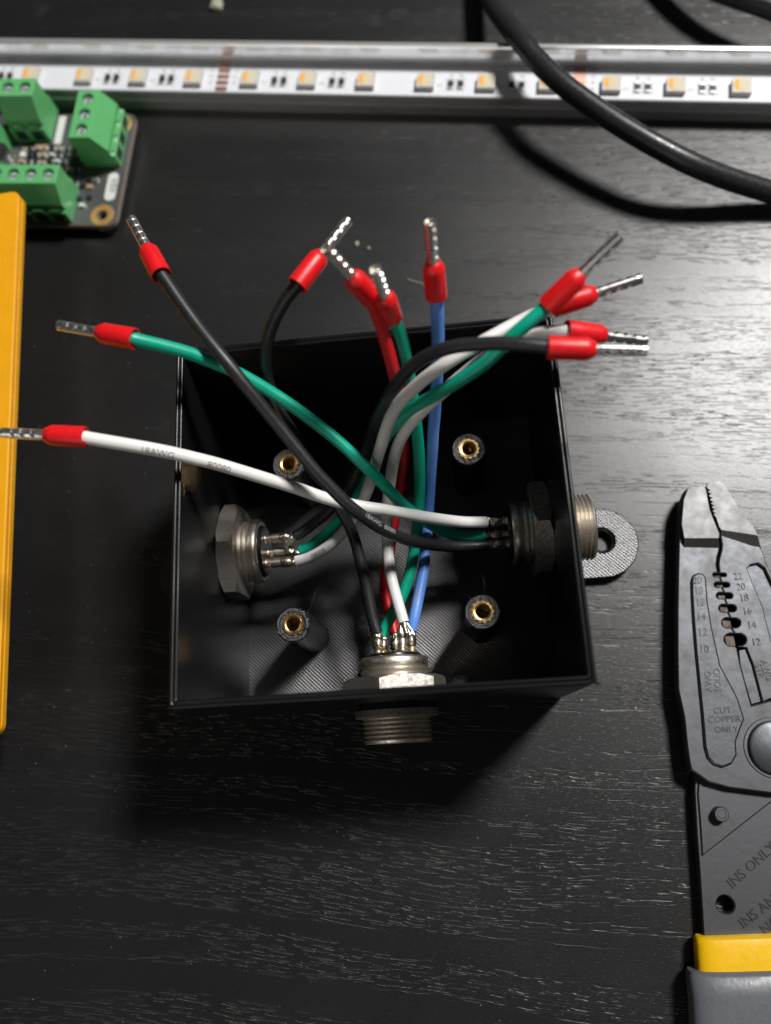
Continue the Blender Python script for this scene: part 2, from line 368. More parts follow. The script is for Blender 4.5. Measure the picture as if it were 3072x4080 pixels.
PL_LEFT=[(68.21,9.58),(68.76,10.44),(70.20,10.74),(72.01,10.68),(72.76,10.10),(72.85,7.70),(73.06,5.01),(73.28,2.92),(73.64,0.84),(74.07,-1.23),(74.11,-2.98),(73.77,-4.39),(73.17,-5.78),(72.68,-7.46),(72.64,-9.02),(72.99,-9.53),(72.00,-9.46),(71.86,-9.48),(71.74,-9.55),(71.64,-9.66),(71.60,-9.80),(71.60,-9.94),(71.66,-10.06),(71.76,-10.15),(71.89,-10.19),(72.87,-10.26),(73.16,-11.66),(72.09,-11.58),(71.90,-11.61),(71.73,-11.71),(71.60,-11.86),(71.53,-12.05),(71.54,-12.25),(71.61,-12.41),(71.75,-12.53),(71.93,-12.59),(72.99,-12.66),(73.34,-14.00),(72.28,-13.93),(72.05,-13.96),(71.83,-14.08),(71.68,-14.26),(71.59,-14.49),(71.60,-14.73),(71.70,-14.93),(71.86,-15.08),(72.08,-15.14),(73.14,-15.21),(73.54,-16.66),(72.54,-16.59),(72.25,-16.63),(71.98,-16.78),(71.78,-17.02),(71.67,-17.31),(71.68,-17.60),(71.80,-17.86),(72.01,-18.04),(72.29,-18.12),(73.29,-18.19),(73.82,-19.63),(72.93,-19.57),(72.53,-19.62),(72.17,-19.82),(71.90,-20.14),(71.76,-20.53),(71.77,-20.93),(71.93,-21.28),(72.22,-21.52),(72.59,-21.62),(73.48,-21.68),(74.13,-23.06),(73.13,-22.99),(72.63,-23.06),(72.18,-23.31),(71.84,-23.71),(71.66,-24.20),(71.68,-24.70),(71.88,-25.13),(72.24,-25.44),(72.70,-25.56),(73.69,-25.63),(74.01,-26.24),(74.10,-29.59),(74.47,-33.57),(74.94,-38.34),(79.06,-37.54),(85.67,-36.44),(95.00,-44.00),(99.00,-60.00),(101.00,-75.00),(88.00,-75.00),(86.00,-62.00),(81.75,-56.80),(75.76,-56.01),(67.60,-54.58),(63.70,-53.25),(62.14,-51.87),(60.55,-50.64),(60.37,-49.46),(60.37,-45.94),(60.67,-40.00),(60.29,-34.05),(61.34,-26.12),(62.55,-17.99),(63.93,-9.67),(64.91,-4.01),(65.91,1.74),(67.25,7.86)]
PL_RIGHT=[(73.10,10.53),(73.94,11.36),(75.90,11.41),(76.90,10.72),(78.27,7.25),(79.63,3.88),(80.86,1.44),(81.76,-1.25),(82.98,-5.09),(83.50,-8.26),(84.34,-12.54),(85.47,-22.25),(86.06,-31.64),(86.02,-35.94),(79.27,-37.11),(77.35,-37.78),(77.03,-33.72),(76.69,-29.74),(75.97,-26.28),(73.69,-25.63),(74.79,-25.70),(75.28,-25.63),(75.73,-25.38),(76.08,-24.98),(76.25,-24.50),(76.24,-24.00),(76.04,-23.56),(75.68,-23.26),(75.22,-23.13),(74.13,-23.06),(73.48,-21.68),(74.48,-21.75),(74.87,-21.70),(75.23,-21.49),(75.50,-21.18),(75.65,-20.79),(75.64,-20.39),(75.48,-20.04),(75.19,-19.80),(74.82,-19.69),(73.82,-19.63),(73.29,-18.19),(74.40,-18.26),(74.69,-18.22),(74.96,-18.07),(75.16,-17.84),(75.26,-17.55),(75.26,-17.25),(75.14,-16.99),(74.93,-16.81),(74.65,-16.73),(73.54,-16.66),(73.14,-15.21),(74.30,-15.29),(74.53,-15.26),(74.74,-15.15),(74.90,-14.96),(74.99,-14.73),(74.98,-14.49),(74.89,-14.29),(74.72,-14.14),(74.51,-14.08),(73.34,-14.00),(72.99,-12.66),(74.16,-12.74),(74.35,-12.72),(74.53,-12.62),(74.66,-12.47),(74.72,-12.28),(74.72,-12.08),(74.64,-11.91),(74.51,-11.80),(74.33,-11.74),(73.16,-11.66),(72.87,-10.26),(73.97,-10.34),(74.10,-10.32),(74.23,-10.25),(74.32,-10.14),(74.37,-10.00),(74.37,-9.86),(74.31,-9.73),(74.22,-9.65),(74.09,-9.61),(72.99,-9.53),(73.09,-8.91),(73.16,-7.50),(73.55,-6.10),(74.31,-4.43),(74.65,-3.02),(74.61,-1.28),(74.23,0.79),(73.96,2.87),(73.48,3.64),(74.05,3.92),(73.45,4.29),(73.43,4.56),(74.00,4.84),(73.40,5.21),(73.39,5.51),(73.96,5.79),(73.36,6.17),(73.32,6.44),(73.92,6.72),(73.31,7.09),(73.27,7.37),(73.87,7.64),(73.24,8.03),(73.23,8.32),(73.83,8.60),(73.20,8.99),(73.18,9.26),(73.78,9.54),(73.15,9.92)]
PL_SLOT=[(74.59,-26.68),(75.80,-26.54),(76.56,-29.74),(76.90,-33.71),(77.20,-37.59),(75.26,-37.99),(74.72,-33.59),(74.36,-29.60)]
PL_REC=[(66.45,-10.98),(67.07,-9.61),(68.22,-9.18),(69.39,-9.50),(69.80,-10.38),(69.36,-15.68),(69.29,-21.19),(69.51,-24.74),(69.78,-29.59),(71.21,-33.64),(72.31,-37.10),(72.85,-40.96),(71.56,-43.27),(70.34,-45.57),(70.08,-48.20),(68.82,-49.88),(66.80,-50.51),(65.13,-49.84),(64.03,-48.33),(63.79,-46.12),(64.28,-39.50),(64.65,-32.99),(65.02,-26.35),(65.53,-19.57),(66.06,-14.05)]
PL_RREC=[(79.08,-8.93),(80.02,-8.15),(81.68,-7.93),(82.82,-9.06),(84.09,-13.92),(84.69,-22.20),(84.77,-30.24),(83.72,-31.76),(82.21,-30.08),(81.36,-24.69),(81.00,-17.86),(79.81,-12.50)]
PL_LOW=[(62.17,-50.22),(61.21,-54.86),(60.78,-59.17),(60.36,-63.43),(59.83,-70.39),(59.23,-77.20),(58.73,-82.54),(57.99,-87.78)]
PL_NUM_L=[(67.75,-11.01),(67.67,-13.25),(67.58,-15.89),(67.32,-18.91),(67.05,-22.36),(66.78,-26.07)]
PL_NUM_R=[(76.79,-10.54),(77.06,-12.92),(77.31,-15.39),(77.46,-18.36),(77.86,-21.43),(78.14,-25.16)]
PL_TXT_A=[(66.69,-32.89),(68.59,-32.74)]
PL_TXT_B=[(77.85,-31.27),(79.29,-31.23)]
PL_TXT_C=[(68.52,-39.10),(68.61,-40.90),(68.72,-42.98)]
PL_PIV=[(77.99,-47.14),(72.44,-46.86)]
PL_PIN=[(65.30,-59.67),(63.70,-59.60)]
PL_HOLE=[(63.91,-77.09),(62.14,-77.03)]
PL_INS=[(64.87,-73.87),(74.42,-67.08),(65.94,-81.18),(72.82,-76.86),(70.14,-82.37),(75.72,-78.83)]
PL_STEP=[(60.35,-67.64),(76.02,-58.13)]
PL_GRIPY=[(56.85,-82.12),(56.17,-90.06)]
PL_GRIPG=[(53.97,-88.35),(54.10,-92.84),(54.25,-96.58)]
CABLE=[(35.46,170.86,5.00),(36.15,161.01,7.50),(37.68,150.22,11.00),(42.24,133.93,15.80),(45.87,126.21,16.30),(51.12,117.98,16.50),(58.22,110.23,15.80),(66.04,102.89,15.00),(73.90,96.67,14.00),(81.46,92.61,12.00),(90.01,89.89,9.00),(98.80,87.92,6.00),(105.79,86.19,4.00),(116.07,83.79,2.70)]
CABLE2=[(81.68,172.45,4.00),(88.83,159.31,7.00),(97.83,148.25,9.50),(109.14,139.26,10.50),(116.54,133.99,10.00),(129.08,126.89,7.00),(142.13,119.88,3.00)]
CRUMB=[(-44.38,177.25,0.00),(-5.02,88.29,0.00),(-1.94,86.62,0.00)]
HAIR=[(8.05,75.97,0.40),(9.65,74.88,0.40),(11.60,74.21,0.40),(13.14,72.38,0.40)]
BROWN=[(-113.13,148.51,13.00),(-106.60,143.11,13.00),(-103.15,138.70,12.50),(-102.08,136.01,11.00),(-100.99,133.90,10.00)]


# ------------------------------------------------------------------ table
t = MB().box((-300, -280, -22), (300, 330, 0), 0.0).obj('table_top', M['table'], None, False)
tag(t, 'black stained wooden table top with open grain', kind='structure')

# ------------------------------------------------------------------ printed enclosure
BW, BD, BH, WT = 36.5, 34.35, 50.0, 1.5
enc = empty('printed_enclosure', (0, 0, 0), 0, 'open black printed plastic box with layer lines, wires rising out of it', 'enclosure')
def rect_loop(off, z, rr=0.9, n=3):
    return [(x, y, z) for x, y in rrect(-BW+off, -BD+off, BW-off, BD-off, max(0.05, rr-off*0.5), n)]
prof = [(0.25, 0.0), (0.0, 0.3), (0.0, BH-0.36)]+[(0.37-0.37*math.cos(R(q_)), BH-0.36+0.36*math.sin(R(q_))) for q_ in range(20, 161, 20)]+[(0.75, BH-0.30)]+[(1.13-0.37*math.cos(R(q_)), BH-0.36+0.36*math.sin(R(q_))) for q_ in range(20, 161, 20)]+[(WT, BH-0.36), (WT, 1.2)]
V = []; F = []
for off, z in prof: V += rect_loop(off, z)
n = len(rect_loop(0, 0))
for i in range(len(prof)-1):
    for k in range(n): F.append((i*n+k, i*n+(k+1) % n, (i+1)*n+(k+1) % n, (i+1)*n+k))
mb = MB().add(V, F)
for (x, y, sd) in ((BW-0.5, -BD+0.5, 3), (BW+0.05, -BD+0.1, 4), (BW-1.3, -BD+1.2, 5), (-BW+0.4, -BD+0.5, 6), (-BW+1.6, -BD+1.3, 8), (-BW+0.2, -BD+0.1, 9), (-BW+3.4, -BD+1.4, 11)):
    mb.blob((x, y, BH-0.3), 0.42, 0.3, 0.45, sd, 8, 5, 0.3)
mb.obj('shell', M['print_wall'], enc, True, angle=40)
MB().prism(rrect(-BW+0.4, -BD+0.4, BW-0.4, BD-0.4, 1.0, 4), 0.02, 2.0).obj('floor', M['print_floor'], enc, False)
for sx in (1, -1):
    outl = [(sx*(BW-0.3), -8.2), (sx*49, -8.2)]+[(sx*(49+8.2*math.sin(R(a))), -8.2*math.cos(R(a))) for a in range(9, 180, 9)]+[(sx*49, 8.2), (sx*(BW-0.3), 8.2)]
    tb = MB().prism(outl, 0.03, 3.0, 0.25, [circ(sx*49, 0.6, 2.3, 28)], 0.9)
    tb.obj('mounting_tab', M['print_floor'], enc, True, angle=30)
tooth = lambda t_: 2.16+0.20*(2*abs(((t_*13/(2*math.pi)) % 1)-0.5))*1.6-0.1
for i, (x, y) in enumerate(((19.4, 17.8), (19.4, -17.4), (-19.6, -17.4), (-19.9, 17.8))):
    fr = (Vector((x, y, 0)), Vector((0, 0, 1)), Vector((1, 0, 0)), Vector((0, 1, 0)))
    rb = random.Random(60+i); bp = [rb.uniform(0.3, 1.0) for _ in range(34)]
    def bump_at(t_, k_): q_ = (t_/(2*math.pi)*34+k_) % 34; return bp[int(q_)]*math.sin(math.pi*(q_ % 1))
    so = MB().lathe([(1.9, 3.8), (4, 3.6), (24.0, 3.55), (24.4, lambda t_: 3.55+0.20*bump_at(t_, 0)), (lambda t_: 24.7+0.22*bump_at(t_, 0), lambda t_: 3.30+0.16*bump_at(t_, 0)), (24.72, 3.02), (lambda t_: 24.75+0.2*bump_at(t_, 7.4), 2.8), (24.7, 2.55), (24.6, 2.2)], 136, fr, False, False).obj('standoff', M['print'], enc, True)
    MB().lathe([(20, 1.28), (24.6, 1.28), (25.0, 1.42), (25.12, 1.75), (25.12, 1.85), (25.0, 1.9), (25.0, tooth), (24.4, tooth)], 104, fr, False, False).obj('brass_insert', M['brass'], so, True, angle=25)
    MB().lathe([(20, 1.28), (19.8, 0.01)], 20, fr, False, False).obj('insert_floor', M['insert'], so)
for hair in (
    ((-16.5, -15.3, 24.8), (-15.2, -12.6, 25.2), (-14.6, -9.6, 23.5)),
    ((19.7, -14.2, 25), (20.3, -12.2, 26.2), (19.9, -10.2, 26.0)),
    ((17.3, -14.9, 24.9), (16.4, -13.8, 25.4), (15.4, -13.5, 24.6))):
    MB().tube(spline(hair), 0.035, 5).obj('filament_string', M['print'], enc)

# ------------------------------------------------------------------ panel connectors
def connector(origin, out, label, pins, turn):
    o = Vector(origin); ax = Vector(out); up = Vector((0, 0, 1)); sd = up.cross(ax)
    root = empty('panel_connector', origin, 0, label, 'connector', 'threaded connectors in the box walls')
    fr = (o, ax, sd, up); b = origin
    def thread(a0, a1, r, pitch, d):
        p = []; a = a0; k = 0; stp = pitch/4; sg = 1 if a1 > a0 else -1
        while (a1-a)*sg > 0:
            p.append((a, r-(0.0, d*0.5, d, d*0.5)[k % 4])); a += sg*stp; k += 1
        return p
    MB().lathe([(0.05, 8.0), (0.05, 8.15), (0.9, 8.15), (1.0, 8.0), (1.0, 6.4)], 48, fr, False, False).obj('washer', M['insert'], root, True, b)
    MB().lathe([(0.95, 6.4), (1.0, 8.3), (1.15, 8.5), (2.5, 8.5), (2.65, 8.3), (2.7, 7.0)], 48, fr, False, False).obj('flange', M['nickel_rough'], root, True, b)
    MB().lathe([(2.6, 6.6)]+thread(2.75, 7.4, 7.05, 0.86, 0.42)+[(7.45, 6.8), (7.75, 6.5), (7.75, 6.0), (7.5, 5.8), (3.0, 5.8)], 48, fr, False, False).obj('outer_thread', M['nickel'], root, True, b, 60)
    MB().lathe([(3.2, 5.85), (3.2, 0.01)], 40, fr, False, False).obj('socket_face', M['insert'], root, True, b)
    flat = 9.6
    def rh(t_): return flat/math.cos(((t_+R(turn)) % R(60))-R(30))
    Rc = 9.95
    e0, e1 = -1.55, -5.3
    MB().lathe([(e0, 7.2), (e0, lambda t_: min(rh(t_), Rc)), (lambda t_: e0-max(0, rh(t_)-Rc)*0.62, rh), (lambda t_: e1+max(0, rh(t_)-Rc)*0.62, rh), (e1, lambda t_: min(rh(t_), Rc)), (e1, 7.2)], 96, fr, False, False).obj('hex_nut', M['nickel_rough'], root, True, b, 25)
    MB().lathe([(-5.2, 6.7)]+thread(-5.35, -7.6, 7.15, 1.15, 0.40)+[(-7.7, 7.15), (-8.9, 7.15), (-9.4, 6.75), (-9.45, 6.0), (-9.2, 5.75), (-8.2, 5.7)], 48, fr, False, False).obj('inner_sleeve', M['nickel'], root, True, b, 60)
    MB().lathe([(-8.0, 5.75), (-8.6, 5.7), (-9.9, 5.55), (-10.15, 5.3), (-10.2, 0.01)], 40, fr, False, False).obj('insulator', M['insert'], root, True, b)
    for i, (P, L) in enumerate(pins):
        d = Vector(P)-o; q = Vector((d.dot(ax), d.dot(sd), d.dot(up)))
        rr = math.hypot(q.y, q.z); kk = min(1, 4.0/max(rr, 1e-6)); by, bz = q.y*kk, q.z*kk
        f2 = (o+sd*by+up*bz, ax, sd, up); e = q.x+1.4
        pin = MB().lathe([(-10.0, 1.15), (-10.5, 0.85), (-11.6, 0.85), (-11.75, 1.05), (e-0.1, 1.05), (e, 0.9), (e, 0.75), (-12.4, 0.7)], 18, f2, False, False).obj('solder_pin', M['nickel'], root, True, b, 30)
        c = o+ax*(e+0.7)+sd*by+up*(bz+0.45)
        sbm = MB().blob(c, 1.05+0.5*abs(ax.x), 1.05+0.5*abs(ax.y), 0.95, 31*i+int(abs(P[0])*7), 12, 9, 0.10)
        c2 = o+ax*(e-0.8)+sd*(by+0.3)+up*(bz+0.15); sbm.blob(c2, 0.75, 0.75, 0.7, i+3, 8, 6, 0.2)
        sbm.blob(o+ax*(e+1.6)+sd*(by-0.5)+up*(bz+0.3), 0.55, 0.5, 0.5, i+13, 8, 6, 0.3)
        sbm.obj('solder', M['solder'], pin, True, b)
        MB().blob(o+ax*(-10.9)+sd*(by+0.5)+up*(bz+0.5), 0.5, 0.5, 0.4, i+23, 7, 5, 0.3).obj('flux_residue', M['flux'], pin, True, b)
    return root
def start(k): return WIRES[k][1][0]
connector((0.4, -BD, 19.2), (0, -1, 0), 'threaded metal connector in the front wall carrying five wires', [(start(k), 0) for k in ('D_black_top', 'F_green_up', 'E_red', 'J_white_r', 'G_blue')], 18)
connector((-BW, 0, 19.2), (-1, 0, 0), 'threaded metal connector in the left wall with black, green and white wires', [(start(k), 0) for k in ('K_black_r', 'H_green_ur', 'I_white_ur')], 30)
connector((BW, 0, 19.2), (1, 0, 0), 'threaded metal connector in the right wall, beside the mounting tab', [(start(k), 0) for k in ('A_black_ul', 'B_green_l', 'C_white_l')], 26)

# ------------------------------------------------------------------ wires with crimped ferrules
WL = {'A_black_ul': 'black wire from the right connector, its red ferrule highest at upper left', 'B_green_l': 'green wire reaching left over the box corner to a red ferrule',
      'C_white_l': 'white printed wire reaching left past the box to the yellow slab', 'D_black_top': 'black wire looping up over the back wall beside the red wire',
      'E_red': 'red wire from the front connector with a red ferrule', 'F_green_up': 'green wire standing up between the red and the blue wire',
      'G_blue': 'blue wire standing straight up from the front connector', 'H_green_ur': 'green wire crossing to the upper right corner of the box',
      'I_white_ur': 'white wire running under the green one to the upper right', 'J_white_r': 'white wire from the front connector ending right, behind the black one',
      'K_black_r': 'black wire arching right, ending lowest over the right wall'}
EYE = Vector((14.6, -41.6, 187.6))
def wrap_text(s, P, mid, size, phi, rad, m, parent, base, flip=False):
    V, F = text_geo(s, size, 0.0)
    tm = bpy.data.meshes.new('t'); tm.from_pydata(V, [], F); bt = bmesh.new(); bt.from_mesh(tm)     # cut fine enough to follow the round wire
    bmesh.ops.triangulate(bt, faces=bt.faces[:])
    for _ in range(3):
        le = [e_ for e_ in bt.edges if e_.calc_length() > 0.28]
        if le: bmesh.ops.subdivide_edges(bt, edges=le, cuts=1); bmesh.ops.triangulate(bt, faces=bt.faces[:])
    bt.verts.index_update(); V = [tuple(v_.co) for v_ in bt.verts]; F = [tuple(v_.index for v_ in f_.verts) for f_ in bt.faces]; bt.free(); bpy.data.meshes.remove(tm)
    cum = [0.0]
    for a, b_ in zip(P, P[1:]): cum.append(cum[-1]+(b_-a).length)
    out = []
    for v in V:
        u = mid+(-v[0] if flip else v[0]); i = 0
        while i < len(cum)-2 and cum[i+1] < u: i += 1
        f = (u-cum[i])/(cum[i+1]-cum[i]); p = P[i].lerp(P[i+1], f); T = (P[i+1]-P[i]).normalized()
        if flip: T = -T
        N = EYE-p; N = (N-T*N.dot(T)).normalized(); U = N.cross(T); al = phi+v[1]/rad
        out.append(p+(N*math.cos(al)+U*math.sin(al))*(rad+0.028))
    mk('lettering', out, F, m, parent, False, base)
RAD = 1.2
for key, (colr, pts, tip) in WIRES.items():
    P = spline(pts, 14); sd_ = sum(map(ord, key)) % 97
    for i_ in range(6, len(P)-4):
        q_ = mnoise.noise_vector(P[i_]*0.16+Vector((sd_, 0, 0))); k_ = min(1, (i_-6)/12, (len(P)-5-i_)/12); P[i_] = P[i_]+q_*0.10*k_
    e = P[-1]; d = (Vector(tip)-e).normalized(); base = tuple(P[0])
    root = empty('hookup_wire', base, 0, WL[key], 'wire', 'loose wires with red ferrules')
    Q = P+[e+d*1.5]
    MB().tube(Q, RAD, 20, True, lambda i_, a_: RAD*(1+0.010*mnoise.noise(Q[i_]*0.5+Vector((math.cos(a_), math.sin(a_), sd_))))).obj('insulation', M[colr], root, True, base, 50)
    # bare twisted strand at the soldered end
    dr = (P[0]-P[2]).normalized(); ns = 14
    SP = [P[0]-dr*0.3+dr*(2.6*i/ns) for i in range(ns+1)]
    MB().tube(SP, 0.7, 18, True, lambda i, a: 0.60+0.10*abs(math.sin(3*(a+i*0.28)))).obj('bare_strand', M['strand'], root, True, base, 60)
    for q_ in range(3):
        a_ = random.uniform(0, 6.28); o1 = dr.orthogonal().normalized(); o2 = dr.cross(o1); ofs = o1*math.cos(a_)+o2*math.sin(a_)
        MB().tube(spline([P[0]-dr*0.2+ofs*0.55, P[0]+dr*0.9+ofs*0.85, P[0]+dr*2.0+ofs*random.uniform(0.8, 1.3), P[0]+dr*3.0+ofs*random.uniform(0.6, 1.5)], 5), 0.11, 6).obj('stray_strand', M['strand'], root, True, base)
    sd = d.orthogonal().normalized(); fr = (e, d, sd, d.cross(sd))
    col = MB().lathe([(-0.1, 1.38), (-0.75, 1.55), (-0.85, 1.75), (-0.75, 1.92), (-0.3, 1.92), (5.2, 1.88), (5.5, 1.80), (6.7, 1.22), (6.8, 1.0)], 28, fr, False, False).obj('ferrule', M['red_collar'], root, True, base, 40)
    N = 56; prof = []
    tw = random.uniform(0, 1.5)
    def mkr(s_):
        def f(t_):
            q = 4*(t_+tw); sq = 0.94+0.05*math.cos(q)
            if s_ < 0.6 or s_ > 7.5: return 0.94
            c2 = math.cos(2*(t_+tw)); ph = (s_/1.85+(0.25 if math.cos(t_+tw) > 0 else 0.0)) % 1
            return sq-(0.30*max(0.0, c2)**0.6 if ph < 0.36 else 0.0)
        return f
    for i in range(N+1):
        s_ = 8.1*i/N; prof.append((6.5+s_, mkr(s_)))
    prof += [(14.6, 0.72), (14.2, 0.66)]
    MB().lathe(prof, 24, fr, False, False).obj('crimp_tube', M['tin'], col, True, base, 30)
    MB().lathe([(14.25, 0.67), (14.4, 0.4), (14.3, 0.01)], 16, fr, False, False).obj('strand_end', M['strand'], col, True, base)
    Ltot = sum((b_-a).length for a, b_ in zip(P, P[1:]))
    if key == 'C_white_l':
        wrap_text('18AWG', P, Ltot-13.5, 1.75, -0.42, RAD, M['ink_grey'], root, base, True); wrap_text('80080', P, Ltot-24.5, 1.75, -0.42, RAD, M['ink_grey'], root, base, True)
    if key == 'I_white_ur': wrap_text('80080', P, 6.0, 1.5, 0.0, RAD, M['ink_grey'], root, base, True)
    if key == 'A_black_ul': wrap_text('18AWG  80080', P, 31.0, 1.3, 0.55, RAD, M['ink_white'], root, base, True)
    if key == 'G_blue': wrap_text('18AWG', P, 7.0, 1.3, 0.3, RAD, M['ink_white'], root, base)
    if key == 'F_green_up': wrap_text('080', P, Ltot-16, 1.4, -0.5, RAD, M['ink_black'], root, base)

# ------------------------------------------------------------------ LED light bar
bar = empty('led_light_bar', (-81.57, 150.34, 0), R(-9.65), 'aluminium channel with white LED tape lying across the back of the table', 'light bar')
pr = [(-5.7, 0.0), (-5.7, 3.2), (-5.45, 3.4), (-5.45, 4.2), (-5.7, 4.4), (-5.7, 6.55), (-5.45, 6.75), (-5.1, 6.55), (-5.1, 6.3), (5.3, 6.3), (5.3, 7.3), (5.9, 7.4), (5.9, 8.0), (5.3, 8.1), (5.3, 12.0), (5.6, 12.4), (6.3, 12.6), (6.9, 12.4), (7.2, 11.9), (7.2, 0.0)]
u0, u1 = -120, 300
V = [(u0, y, z) for y, z in pr]+[(u1, y, z) for y, z in pr]; n = len(pr)
F = [(k, (k+1) % n, n+(k+1) % n, n+k) for k in range(n)]
F += [tuple(t_) for t_ in tessellate_polygon([[Vector((y, z, 0)) for y, z in pr]])]+[tuple(n+i for i in t_) for t_ in tessellate_polygon([[Vector((y, z, 0)) for y, z in pr]])]
mk('channel', V, F, M['alu'], bar, True, angle=20)
MB().box((u0+2, -5.0, 6.3), (u1-2, 5.2, 6.52), 0.0).obj('led_tape', M['tape'], bar, False)
VC = -1.15
led0 = None
def led_geo():
    body = MB().prism([(-2.5, -2.5), (2.5, -2.5), (2.5, 2.5), (-1.7, 2.5), (-2.5, 1.7)], 0, 1.5, 0.1)
    win = MB().prism(circ(0, 0, 2.08, 28), 1.5, 1.53); a = [(-0.75, -1.85), (-0.75, 1.85)]+[(2.0*math.cos(R(q)), 2.0*math.sin(R(q))) for q in range(115, 250, 9)]
    return body, win, MB().prism(a, 1.53, 1.56)
gb, gw, go = led_geo()
for i in range(-3, 15):
    x = 16.667*i
    if led0 is None:
        led0 = (gb.obj('led', M['led_body'], bar, False), None, None); b0 = led0[0]; b0.location = Vector((x, VC, 6.52))*S
        w0 = gw.obj('lens', M['led_win'], b0, False); p0 = go.obj('phosphor', M['led_orange'], b0, False)
    else:
        b1 = inst(b0, 'led', bar, (x, VC, 6.52)); inst(w0, 'lens', b1, (0, 0, 0)); inst(p0, 'phosphor', b1, (0, 0, 0))
rs0 = None; pad0 = None
def silk(parent, x0, y0, x1, y1, w_=0.12):
    m_ = MB()
    for a, b_ in (((x0, y0), (x1, y0+w_)), ((x0, y1-w_), (x1, y1)), ((x0, y0+w_), (x0+w_, y1-w_)), ((x1-w_, y0+w_), (x1, y1-w_))): m_.box((a[0], a[1], 6.52), (b_[0], b_[1], 6.535))
    return m_.obj('printed_outline', M['ink_grey'], parent, False)
for i in range(-3, 15):
    x = 16.667*(i+0.5); g = i % 6
    if g == 2:
        for j in range(5):
            c = (x, 4.2-2.08*j, 6.5)
            if pad0 is None:
                pad0 = MB().prism(rrect(-1.75, -0.78, 1.75, 0.78, 0.4, 4), 0, 0.06).obj('copper_pad', M['copper'], bar, False); pad0.location = Vector(c)*S
            else: inst(pad0, 'copper_pad', bar, c)
    elif g in (0, 1, 3, 4):
        for j, sx in enumerate((-1.35, 1.35)):
            c = (x+sx, VC-0.2, 6.52)
            if rs0 is None:
                rs0 = MB().box((-0.72, -0.95, 0), (0.72, 0.95, 0.5), 0.05).obj('resistor', M['resistor'], bar, False); rs0.location = Vector(c)*S
                re0 = MB().box((-0.73, 0.95, 0), (0.73, 1.5, 0.48), 0.03).box((-0.73, -1.5, 0), (0.73, -0.95, 0.48), 0.03).obj('end_cap', M['tin'], rs0, False)
            else:
                r1 = inst(rs0, 'resistor', bar, c); inst(re0, 'end_cap', r1, (0, 0, 0))
            silk(bar, c[0]-1.2, c[1]-1.95, c[0]+1.2, c[1]+1.95)
            lettering(('RG', 'BW')[0 if g in (0, 3) else 1][j], c[0], c[1]+3.0, 6.54, 1.5, 0, M['ink_grey'], bar, extrude=0.005)
        lettering('D%d' % (g % 3+1), x-4.3, VC-0.6, 6.54, 1.4, 0, M['ink_grey'], bar, extrude=0.005)
    if g == 2:
        for j, ch in enumerate(('24V', 'G', 'R', 'B')):
            lettering(ch, x+3.6, 4.2-2.08*j, 6.54, 1.3, 0, M['ink_grey'], bar, extrude=0.005)
            lettering(ch, x-3.6, 4.2-2.08*j, 6.54, 1.3, 0, M['ink_grey'], bar, extrude=0.005)

# ------------------------------------------------------------------ control board with green terminals
brd = empty('control_board', (-72.0, 99.7, 0), R(-7.5), 'black circuit board with green screw terminals in the upper left', 'circuit board')
Z0 = 4.0
outl = [(x, y) for x, y in rrect(-50, 0, 0.2, 37.2, 2.6, 6)]
HC = ((-4.1, 3.3), (-3.9, 33.6))
MB().prism(outl, Z0-1.6, Z0-0.08, 0.0, [circ(x, y, 1.35, 20) for x, y in HC]).obj('board', M['fr4'], brd, False)
MB().prism([(x*0.999-0.05, y*0.992+0.15) for x, y in outl], Z0-0.07, Z0, 0.0, [circ(x, y, 1.35, 20) for x, y in HC]).obj('solder_mask', M['pcb'], brd, False)
for x, y in HC:
    MB().lathe([(Z0+0.02, 3.4), (Z0+0.05, 3.3), (Z0+0.05, 1.6), (Z0-0.4, 1.36), (Z0-1.55, 1.36)], 28, (Vector((x, y, 0)), Vector((0, 0, 1)), Vector((1, 0, 0)), Vector((0, 1, 0))), False, False).obj('mounting_hole_ring', M['gold'], brd)
for x, y in ((-46, 5), (-46, 33), (-10, 16), (-20, 34), (-8, 28)):      # solder tails that carry the board
    MB().lathe([(0.0, 0.5), (Z0-1.6, 1.1)], 10, (Vector((x, y, 0)), Vector((0, 0, 1)), Vector((1, 0, 0)), Vector((0, 1, 0)))).obj('solder_tail', M['tin'], brd)
